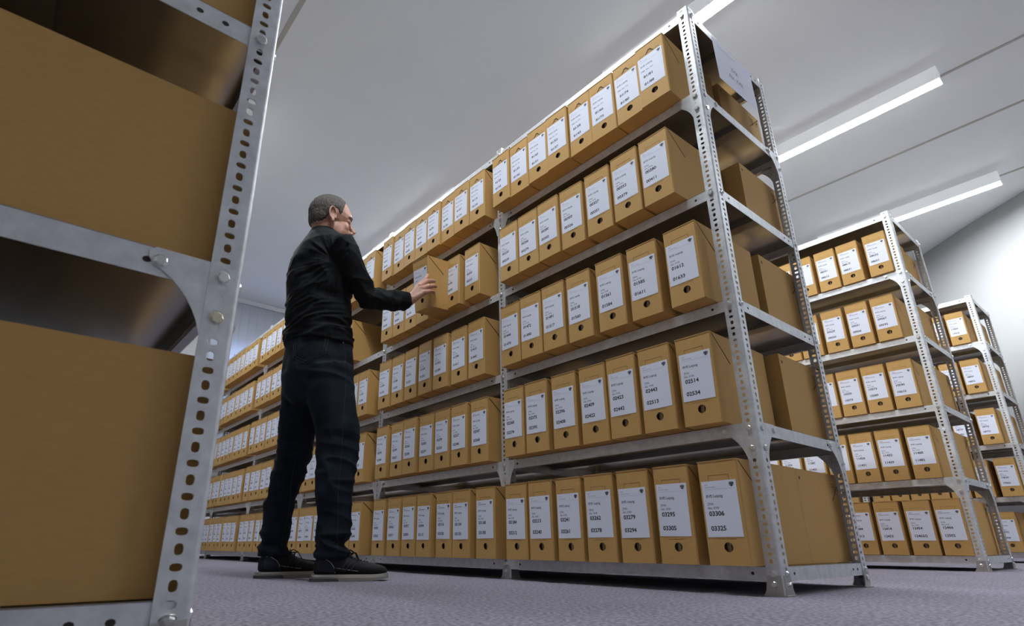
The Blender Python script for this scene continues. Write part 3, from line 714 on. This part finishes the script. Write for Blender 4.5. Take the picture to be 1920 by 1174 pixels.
person = link('person', None, loc=tuple(W3(-.02, 0, 0))); tag(person, 'man in black long-sleeved top and dark jeans standing, right hand on a box', 'person')
off = tuple(-W3(-.02, 0, 0))
def attach(name, me, parent=person):
    o = link(name, me, parent)
    if parent is person: o.location = off
    return o
SHR = W3(.074, -.140, 1.338); ELR = W3(.178, -.062, 1.128); WRR = Vector((-1.322, -.318, 1.173))
SHL = W3(-.166, .128, 1.372); ELL = W3(-.185, .165, 1.12); WRL = W3(-.10, .30, 1.10)
torso = [(.74, -.02, .125, .095), (.80, -.02, .150, .115), (.90, -.03, .168, .120), (.98, -.035, .166, .117), (1.10, -.045, .172, .118), (1.22, -.052, .182, .120), (1.31, -.056, .186, .116), (1.38, -.056, .170, .098), (1.425, -.050, .125, .080), (1.455, -.045, .072, .066)]
hipR, hipL = W3(.040, -.072, .80), W3(-.085, .075, .80)
kR, kL = W3(.106, -.075, .455), W3(-.116, .105, .475)
aR, aL = W3(.118, -.086, .092), W3(-.166, .122, .092)
cR = W3(.112, -.090, .30); cL = W3(-.154, .105, .31)

# ---- skin: head, neck, torso, arms with hands, legs in one surface
HC = W3(-.022, 0, 1.538)
fwd2 = (SR * .906 + TV * .423).normalized(); pt = R(4)
HF = (fwd2 * math.cos(pt) - Vector((0, 0, 1)) * math.sin(pt)).normalized(); HL = Vector((0, 0, 1)).cross(fwd2).normalized(); HU = HF.cross(HL).normalized()
HM = Matrix((HF, HL, HU)).transposed()
hl = lambda x, y, z: HC + HM @ Vector((x * .95, y * 1.02, z * 1.09))
mb = MB()
def hell(c, r, rot=None): mb.ell(hl(*c), (r[0] * .97, r[1] * 1.02, r[2] * 1.08), HM @ (rot or Matrix.Identity(3)))
hell((-.014, 0, .034), (.098, .076, .086)); hell((-.045, 0, .005), (.062, .066, .066)); hell((.030, 0, .028), (.062, .063, .062))
hell((.034, 0, -.035), (.056, .054, .068)); hell((.030, 0, -.078), (.052, .050, .036)); hell((.072, 0, -.098), (.020, .020, .018)); hell((.060, 0, -.080), (.030, .034, .030))
for sg in (-1, 1):
    hell((.060, sg * .030, -.024), (.020, .020, .026)); hell((.077, sg * .028, .022), (.014, .025, .010)); hell((.072, sg * .030, .004), (.014, .016, .012))
    hell((.018, sg * .046, -.048), (.036, .012, .036)); hell((.094, sg * .0095, -.036), (.010, .008, .008))
    # ear: rim, lobe and bowl
    ex = []
    for k in range(15):
        a = R(-60 + 285 * k / 14); ex.append(hl(-.012 - .016 * math.cos(a) * 1.0 - .004 * math.sin(a), sg * (.076 + .006 + .004 * math.cos(a)), -.002 + .030 * math.sin(a)))
    mb.tube(ex, .0048, 8); hell((-.008, sg * .078, -.031), (.009, .006, .010)); hell((-.010, sg * .074, -.004), (.014, .006, .024)); 
mb.tube([hl(.080, 0, .020), hl(.094, 0, -.002), hl(.109, 0, -.018), hl(.116, 0, -.027)], [.008, .0085, .0105, .0105], 12)
hell((.102, 0, -.032), (.012, .010, .008)); hell((.086, 0, -.056), (.012, .022, .0055)); hell((.084, 0, -.066), (.012, .019, .006)); hell((.078, 0, -.050), (.014, .024, .014))
mb.tube([hl(-.020, 0, .02), hl(-.026, 0, -.035), hl(-.028, 0, -.07), W3(-.040, 0, 1.44), W3(-.050, 0, 1.36)], [.045, .050, .050, .055, .085], 24)
sc = .90
mb.rings([ering(W3(c, 0, z), a * sc, b * sc) for z, c, a, b in torso])
mb.tube([W3(-.05, 0, 1.33), SHR.lerp(W3(-.05, 0, 1.33), .1), SHR.lerp(ELR, .5), ELR, ELR.lerp(WRR, .35), ELR.lerp(WRR, .8), WRR, WRR + (Vector((-1.303, -.272, 1.262)) - WRR) * .2], [.05, .036, .032, .028, .026, .022, .022, .024], 18)
mb.tube([W3(-.05, 0, 1.33), SHL, SHL.lerp(ELL, .5), ELL, ELL.lerp(WRL, .35), WRL], [.06, .046, .038, .034, .033, .024], 18)
for a, k, c, h in ((hipR, kR, cR, aR), (hipL, kL, cL, aL)):
    mb.tube([a + Vector((0, 0, .02)), a.lerp(k, .4), k, c, h + Vector((0, 0, .03)), h + Vector((0, 0, -.02))], [.070, .055, .040, .032, .026, .026], 18)
# right hand on the box
V = Vector
mcp = [V((-1.319, -.272, 1.270)), V((-1.303, -.274, 1.258)), V((-1.289, -.271, 1.240)), V((-1.277, -.266, 1.219))]
fing = [
    [mcp[0], V((-1.322, -.238, 1.306)), V((-1.330, -.220, 1.328)), V((-1.338, -.211, 1.348))],
    [mcp[1], V((-1.308, -.232, 1.297)), V((-1.316, -.200, 1.313)), V((-1.331, -.176, 1.324))],
    [mcp[2], V((-1.300, -.226, 1.270)), V((-1.312, -.192, 1.287)), V((-1.331, -.166, 1.298))],
    [mcp[3], V((-1.294, -.226, 1.242)), V((-1.307, -.198, 1.254)), V((-1.329, -.176, 1.262))]]
fr = [(.0115, .0106, .0098, .0084), (.0120, .0110, .0101, .0086), (.0116, .0106, .0097, .0083), (.0108, .0096, .0088, .0075)]
for f, r_ in zip(fing, fr):
    mb.tube(f, r_, 12); mb.ell(f[-1], (r_[3],) * 3, nu=10, nv=8)
    mb.ell(f[0], (r_[0] * 1.12,) * 3, nu=12, nv=8); mb.ell(f[1], (r_[1] * 1.1,) * 3, nu=12, nv=8)
for m_ in mcp: mb.tube([WRR + (m_ - WRR) * .08, WRR.lerp(m_, .55), m_], [.020, .0155, .0105], 12)
for i in range(3): mb.tube([WRR, (mcp[i] + mcp[i + 1]) / 2], [.022, .0095], 12)
th = [WRR.lerp(mcp[0], .25), V((-1.334, -.272, 1.226)), V((-1.347, -.242, 1.252)), V((-1.354, -.219, 1.276))]
mb.tube(th, [.017, .014, .0105, .0085], 12); mb.ell(th[-1], (.0085,) * 3, nu=10, nv=8)
# left hand, loosely curled in front of the body
for i in range(4):
    b0 = WRL + RD * (-.03 + .02 * i) + GD * .075; mb.tube([WRL, b0], [.018, .0095], 10)
    mb.tube([b0, b0 + GD * .03 - V((0, 0, .01)), b0 + GD * .04 - V((0, 0, .035)), b0 + GD * .028 - V((0, 0, .052 - .004 * abs(i - 1)))], [.0092, .0085, .0078, .0068], 10)
mb.tube([WRL, WRL + RD * .04 + GD * .03, WRL + RD * .045 + GD * .06 - V((0, 0, .012)), WRL + RD * .035 + GD * .085 - V((0, 0, .018))], [.016, .013, .010, .0085], 10)
HMi = HM.inverted()
def head_disp(co):
    """eye sockets, nostrils, mouth line and ear bowl pressed into the head"""
    d = np.zeros(len(co)); P = (co - np.array(HC)) @ np.array(HM) / np.array([.95, 1.02, 1.09])
    for sg in (-1, 1):
        for c, r, a in (((.090, sg * .031, .004), .010, -.0045), ((.092, sg * .017, .004), .008, -.0035), ((.107, sg * .007, -.043), .0035, -.003), ((-.006, sg * .083, .002), .009, -.006), ((.080, sg * .034, -.0), .010, .002), ((.088, sg * .018, -.03), .006, -.002)):
            q = ((P - np.array(c)) ** 2).sum(1); d += a * np.exp(-q / (2 * r * r))
    m = (np.abs(P[:, 1]) < .024) & (P[:, 0] > .06); d -= .0022 * np.exp(-((P[:, 2] + .0605) ** 2) / (2 * .0016 ** 2)) * m
    return d
me = fuse(mb, 'body', M_skin, .0026, 4, head_disp)
body = attach('body', me)
body_bvh = BVHTree.FromPolygons([v.co for v in me.vertices], [tuple(p.vertices) for p in me.polygons])
# ---- hair: a thin coat over the back, sides and top of the head
n = len(me.vertices); co = np.empty(3 * n, np.float32); me.vertices.foreach_get('co', co); co = co.reshape(-1, 3)
no = np.empty(3 * n, np.float32); me.vertices.foreach_get('normal', no); no = no.reshape(-1, 3)
P = (co - np.array(HC)) @ np.array(HM) / np.array([.95, 1.02, 1.09])
hx = np.array([-.13, -.060, -.044, -.030, -.012, .012, .024, .033, .040, .048, .2]); hz = np.array([-.040, -.040, -.030, -.012, .030, .026, .008, .020, .060, .105, .9])
lim = np.interp(P[:, 0], hx, hz)
jit = nz(co, (160, 160, 160)) * .006
inh = (P[:, 2] + jit > lim) & (np.linalg.norm(P, axis=1) < .15) & (np.abs(P[:, 1]) < .0795) & ~((np.abs(P[:, 0] + .010) < .019) & (np.abs(P[:, 2] + .001) < .031) & (np.abs(P[:, 1]) > .070))
keep = [tuple(p.vertices) for p in me.polygons if all(inh[v] for v in p.vertices)]
used = sorted({v for f in keep for v in f}); ix = {v: i for i, v in enumerate(used)}
edge = np.clip((P[used][:, 2] - lim[used]) / .012, 0.15, 1)
fz = (nz(co[used], (300, 300, 120), 5.0) * .0016 + .0042) * edge
hv = co[used] + no[used] * fz[:, None]
hm = bpy.data.meshes.new('hair'); hm.from_pydata(hv.tolist(), [], [tuple(ix[v] for v in f) for f in keep]); hm.materials.append(M_hair)
hm.polygons.foreach_set('use_smooth', [True] * len(hm.polygons)); ho = attach('hair', hm)
sm = ho.modifiers.new('thick', 'SOLIDIFY'); sm.thickness = .004; sm.offset = -1
# eyebrows and lowered eyelids
for sg in (-1, 1):
    mb = MB(); pts = []
    for k in range(7):
        p = hl(.11, sg * (.014 + .005 * k), .019 + .004 * math.sin(k / 6 * 3.0)); q, nn_, _, _ = body_bvh.ray_cast(p, -HF); pts.append((q or p) + HF * .0006)
    mb.tube(pts, [.0012, .0022, .0024, .0024, .002, .0016, .0008], 8); attach('eyebrow', mb.mesh('eyebrow', M_hair, True))
    mb = MB(); pts = []
    for k in range(7):
        p = hl(.11, sg * (.019 + .0038 * k), -.001 - .0025 * math.sin(k / 6 * 3.14)); q, nn_, _, _ = body_bvh.ray_cast(p, -HF); pts.append((q or p) + HF * .0003)
    mb.tube(pts, [.0005, .0009, .001, .001, .001, .0009, .0005], 8); attach('eyelashes', mb.mesh('eyelashes', M_lash_hole, True))

# ---- black long-sleeved top
mb = MB()
tor = [(.918, -.028, .176, .129), (.945, -.032, .180, .131), (.98, -.036, .177, .127)] + [(z, c, a + .006, b + .006) for z, c, a, b in torso[4:8]] + [(1.430, -.050, .122, .086), (1.466, -.046, .076, .071)]
rg = [ering(W3(c, -.0, z), a, b, e=.92) for z, c, a, b in tor]
for i, amp in ((0, .11), (1, .05)): rg[i] = [p - Vector((0, 0, amp * ((p - PA).dot(SR) + .02))) for p in rg[i]]
mb.rings(rg)
mb.tube([W3(-.05, 0, 1.34), SHR.lerp(W3(-.05, 0, 1.35), .25), SHR, SHR.lerp(ELR, .35), SHR.lerp(ELR, .72), ELR, ELR.lerp(WRR, .3), ELR.lerp(WRR, .7), ELR.lerp(WRR, .93)], [.075, .066, .062, .057, .053, .051, .050, .043, .040], 24)
mb.tube([W3(-.05, 0, 1.34), SHL.lerp(W3(-.05, 0, 1.35), .25), SHL, SHL.lerp(ELL, .4), ELL, ELL.lerp(WRL, .4), WRL], [.075, .066, .061, .056, .048, .045, .034], 24)
mb.ell(W3(.040, -.100, 1.352), (.066, .066, .060)); mb.ell(W3(.005, -.055, 1.385), (.07, .07, .055)); mb.ell(W3(-.13, .095, 1.362), (.066, .066, .060))
for k in range(1): mb.tube([W3(-.046, 0, 1.45), W3(-.044, 0, 1.482)], [.078, .067], 32)
bz = W3(0, 0, 0)
def sw_disp(co):
    s_ = (co - np.array(PA)) @ np.array(SR); t_ = (co - np.array(PA)) @ np.array(TV); z = co[:, 2]
    q = np.stack([s_, t_, z], 1)
    r1 = 1 - np.abs(nz(q, (5, 5, 24))) * 4.0
    r2 = 1 - np.abs(nz(q + np.array([.0, .0, .35]) * s_[:, None], (7, 7, 13), 9.0)) * 4.0
    waist = np.exp(-((z - .96) / .075) ** 2); back = np.exp(-((z - 1.20) / .16) ** 2)
    e = np.array(ELR); el = np.exp(-((co - e) ** 2).sum(1) / (2 * .075 ** 2))
    fa = np.clip((s_ - .17) / .05, 0, 1)
    q2 = np.stack([s_ * 1.0, t_, z], 1); r3 = 1 - np.abs(nz(q2, (22, 12, 9), 3.0)) * 4
    sh = np.array(SHR); dd = co - sh; an = np.arctan2(z - sh[2] + .10, s_ - .06); rad = np.sqrt((z - sh[2] + .10) ** 2 + (s_ - .06) ** 2)
    fan = (1 - np.abs(nz(np.stack([an * 6, rad * 4, t_ * 2], 1), (1, 1, 1), 1.0)) * 4) * np.exp(-((rad - .10) / .09) ** 2) * (s_ < .11)
    sq = lambda r: np.sign(r) * np.abs(r) ** 1.6
    r4 = 1 - np.abs(nz(q + np.array([.0, .0, -.2]) * s_[:, None], (9, 9, 42), 4.0)) * 5
    return .0075 * sq(r1) * waist + .0035 * r4 * np.exp(-((z - .98) / .13) ** 2) + .0050 * sq(r2) * back + .0060 * sq(r3) * np.maximum(el, fa * .6) + .0035 * sq(fan)
me = fuse(mb, 'sweater', M_sweater, .0045, 6, sw_disp); attach('sweater', me)

# ---- jeans
mb = MB()
mb.rings([ering(W3(c, 0, z), a, b, e=.95) for z, c, a, b in ((.955, -.03, .168, .119), (.90, -.024, .172, .126), (.84, -.020, .178, .136), (.78, -.020, .176, .136), (.71, -.020, .150, .115), (.665, -.018, .11, .09))])
mb.tube([hipR, hipR.lerp(kR, .35), kR + V((0, 0, .10)), kR, kR.lerp(cR, .5), cR, aR + V((0, 0, .13)), aR + V((0, 0, .030)), aR + V((0, 0, -.012))], [.100, .093, .085, .079, .072, .067, .060, .061, .064], 28)
mb.tube([hipL, hipL.lerp(kL, .35), kL + V((0, 0, .10)), kL, kL.lerp(cL, .5), cL, aL + V((0, 0, .13)), aL + V((0, 0, .030)), aL + V((0, 0, -.012))], [.098, .088, .078, .070, .064, .062, .056, .056, .060], 28)
def je_disp(co):
    s_ = (co - np.array(PA)) @ np.array(SR); t_ = (co - np.array(PA)) @ np.array(TV); z = co[:, 2]
    q = np.stack([s_, t_, z + .25 * s_], 1)
    r1 = 1 - np.abs(nz(q, (5, 5, 21), 2.0)) * 4.0; r2 = 1 - np.abs(nz(q, (12, 12, 7), 6.0)) * 4.0
    k = np.exp(-((z - .40) / .12) ** 2) * .8 + np.exp(-((z - .14) / .07) ** 2) * 1.1 + np.exp(-((z - .76) / .05) ** 2) * .5 + .15
    sq = lambda r: np.sign(r) * np.abs(r) ** 1.5
    return .0062 * sq(r1) * k + .003 * sq(r2) + .001
me = fuse(mb, 'jeans', M_jeans, .0055, 5, je_disp); je = attach('jeans', me)
jb = BVHTree.FromPolygons([v.co for v in me.vertices], [tuple(p.vertices) for p in me.polygons])
def drape(bvh, pts, d, offs=.0006):
    out = []
    for p in pts:
        q, nn_, _, _ = bvh.ray_cast(p - d * .6, d)
        if q is not None: out.append(q + nn_ * offs)
    return out
def dense(pl, n=10):
    return [pl[i].lerp(pl[i + 1], k / n) for i in range(len(pl) - 1) for k in range(n)] + [pl[-1]]
pk = [W3(-.102, 0, .930), W3(-.088, 0, .832), W3(-.028, 0, .800), W3(.048, 0, .838), W3(.056, 0, .945)]
for ins in (0, .008):
    c_ = sum(pk, V()) / 5; mb = MB(); pts = drape(jb, dense([p.lerp(c_, ins * 12 if False else ins / .06) for p in pk], 12), TV)
    mb.tube(pts, .0008, 6); link('pocket_stitching', mb.mesh('pocket_stitching', M_stitch), je)
mb = MB(); pts = drape(jb, dense([W3(.100, 0, .92), W3(.118, 0, .84), W3(.135, 0, .70), W3(.140, 0, .50), W3(.140, 0, .30), W3(.148, 0, .10)], 14), TV); mb.tube(pts, .0009, 6); link('side_seam', mb.mesh('side_seam', M_stitch), je)
mb = MB(); pts = drape(jb, dense([W3(-.092, 0, .46), W3(-.105, 0, .30), W3(-.125, 0, .12)], 14), TV); mb.tube(pts, .0009, 6); link('side_seam', mb.mesh('side_seam', M_stitch), je)
rv = drape(jb, [W3(.104, 0, .902)], TV, .001)
if rv: mb = MB(); mb.ell(rv[0], (.003, .003, .003), nu=10, nv=6); link('rivet', mb.mesh('rivet', M_rivet, True), je)

# ---- shoes
def shoe(heel, dirv, side):
    dirv = dirv.normalized(); up = V((0, 0, 1)); lf = up.cross(dirv)
    F = lambda x, y, z: heel + dirv * x * .94 + lf * y + up * z
    st = [(.000, .010, .030, .062), (.006, .026, .024, .078), (.03, .035, .022, .098), (.07, .037, .022, .104), (.10, .037, .022, .100), (.13, .040, .022, .086), (.16, .044, .020, .074), (.19, .047, .019, .066), (.22, .047, .019, .060), (.25, .041, .020, .054), (.268, .031, .022, .048), (.279, .015, .025, .040)]
    mb = MB()
    rings = []
    for x, hw, z0, z1 in st:
        zc, hz_ = (z0 + z1) / 2, (z1 - z0) / 2
        rings.append([F(x, hw * math.copysign(abs(math.cos(a)) ** .75, math.cos(a)) * (1 - .18 * max(0, math.sin(a))), zc + hz_ * math.copysign(abs(math.sin(a)) ** .8, math.sin(a))) for a in [2 * math.pi * k / 28 for k in range(28)]])
    mb.rings(rings); me = mb.mesh('shoe', M_shoe_mesh, True); fixn(me)
    b_ = BVHTree.FromPolygons([v.co for v in me.vertices], [tuple(p.vertices) for p in me.polygons])
    sh = attach('shoe', me)
    # sole: off-white midsole with a grey heel wedge
    mb = MB(); rings = []
    so = [(-.007, .014), (-.004, .026), (.004, .033), (.02, .038), (.06, .040), (.10, .039), (.14, .042), (.18, .048), (.22, .050), (.25, .045), (.265, .038), (.276, .028), (.284, .014)]
    for x, hw in so:
        z0 = .001 + max(0, (x - .22)) * .12 + (.009 if x < .095 else 0); z1 = .023 + max(0, x - .24) * .12
        rings.append([F(x, -hw, z0), F(x, -hw - .002, (z0 + z1) / 2), F(x, -hw, z1), F(x, hw, z1), F(x, hw + .002, (z0 + z1) / 2), F(x, hw, z0)])
    mb.rings(rings); me = mb.mesh('sole', M_sole); fixn(me); link('sole', me, sh)
    mb = MB(); rings = []
    for x, hw in ((-.013, .014), (-.008, .028), (.02, .0395), (.06, .0415), (.094, .040)):
        rings.append([F(x, -hw, .0005), F(x, -hw, .0102), F(x, hw, .0102), F(x, hw, .0005)])
    mb.rings(rings); me = mb.mesh('heel_wedge', M_soleg); fixn(me); link('heel_wedge', me, sh)
    def cast(x, y, z, d, offs):
        q, nn_, _, _ = b_.ray_cast(F(x, y, z), d); return (q + nn_ * offs) if q is not None else None
    # both flanks: heel counter, piping, stripes
    for sg in (-1, 1):
        d = lf * -sg
        arc = [(.002 + .004, .078), (.02, .080), (.04, .076), (.06, .064), (.074, .048), (.080, .028)]
        pts = [p for p in [cast(x, sg * .1, z, d, .0008) for x, z in arc] if p is not None]
        if len(pts) > 2: mb = MB(); mb.tube(pts, .0013, 8); link('piping', mb.mesh('piping', M_pipe, True), sh)
        pts = [p for p in [cast(x, sg * .1, z, d, .0006) for x, z in ((.082, .045), (.11, .041), (.14, .037), (.165, .034))] if p is not None]
        if len(pts) > 2: mb = MB(); mb.tube(pts, .0009, 8); link('piping', mb.mesh('piping', M_pipe, True), sh)
        # counter patch
        mb = MB()
        for i in range(9):
            for j in range(6):
                q = []
                for a, c in ((i, j), (i + 1, j), (i + 1, j + 1), (i, j + 1)):
                    x = .004 + .074 * a / 9; zt = np.interp(x, [.0, .02, .04, .06, .074, .080], [.078, .080, .076, .064, .048, .028]); z = .027 + (zt - .027) * c / 6
                    q.append(cast(x, sg * .1, float(z), d, .0007))
                if all(p is not None for p in q): mb.face(q)
        me = mb.mesh('heel_counter', M_shoe, True); fixn(me); link('heel_counter', me, sh)
        for k in range(3):
            x0 = .098 + .017 * k
            pts = [p for p in [cast(x0 + .026 * u, sg * .1, .034 + (.036 - .005 * k) * u, d, .0006) for u in (0, .33, .66, 1)] if p is not None]
            if len(pts) > 2: mb = MB(); mb.tube(pts, .0026, 6); link('stripe', mb.mesh('stripe', M_shoe, True), sh)
    # toe cap and laces
    mb = MB()
    for i in range(8):
        x = .115 + .012 * i; row = [cast(x + .004 * math.sin(3.14 * (k / 6)), -.020 + .040 * k / 6, .2, -up, .0016) for k in range(7)]
        row = [p for p in row if p is not None]
        if len(row) > 2: mb.tube(row, .0019, 6)
    b0 = cast(.122, 0, .2, -up, .002)
    for sg in (-1, 1):
        mb.tube([b0, b0 + lf * sg * .016 + up * .014 + dirv * .01, b0 + lf * sg * .034 + up * .006 + dirv * .022, b0 + lf * sg * .024 - up * .006 + dirv * .012, b0], .0022, 6)
        mb.tube([b0, b0 + lf * sg * .022 + dirv * .03 + up * .004, b0 + lf * sg * .038 + dirv * .042 - up * .022], .002, 6)
    link('laces', mb.mesh('laces', M_lace, True), sh)
    mb = MB(); p = cast(.104, -.024, .2, -up, .001)
    if p is not None: mb.prism([p + dirv * -.006 + up * .004, p + dirv * .004 + up * .008, p + dirv * .008 - up * .004, p + dirv * .002 - up * .006], lf * -.0015); link('eyelet_tab', mb.mesh('eyelet_tab', M_white), sh)
    return sh
shoe(W3(.062, -.105, 0), SR * .965 + TV * .26, 1)
shoe(W3(-.204, .085, 0), SR * .80 + TV * .60, -1)
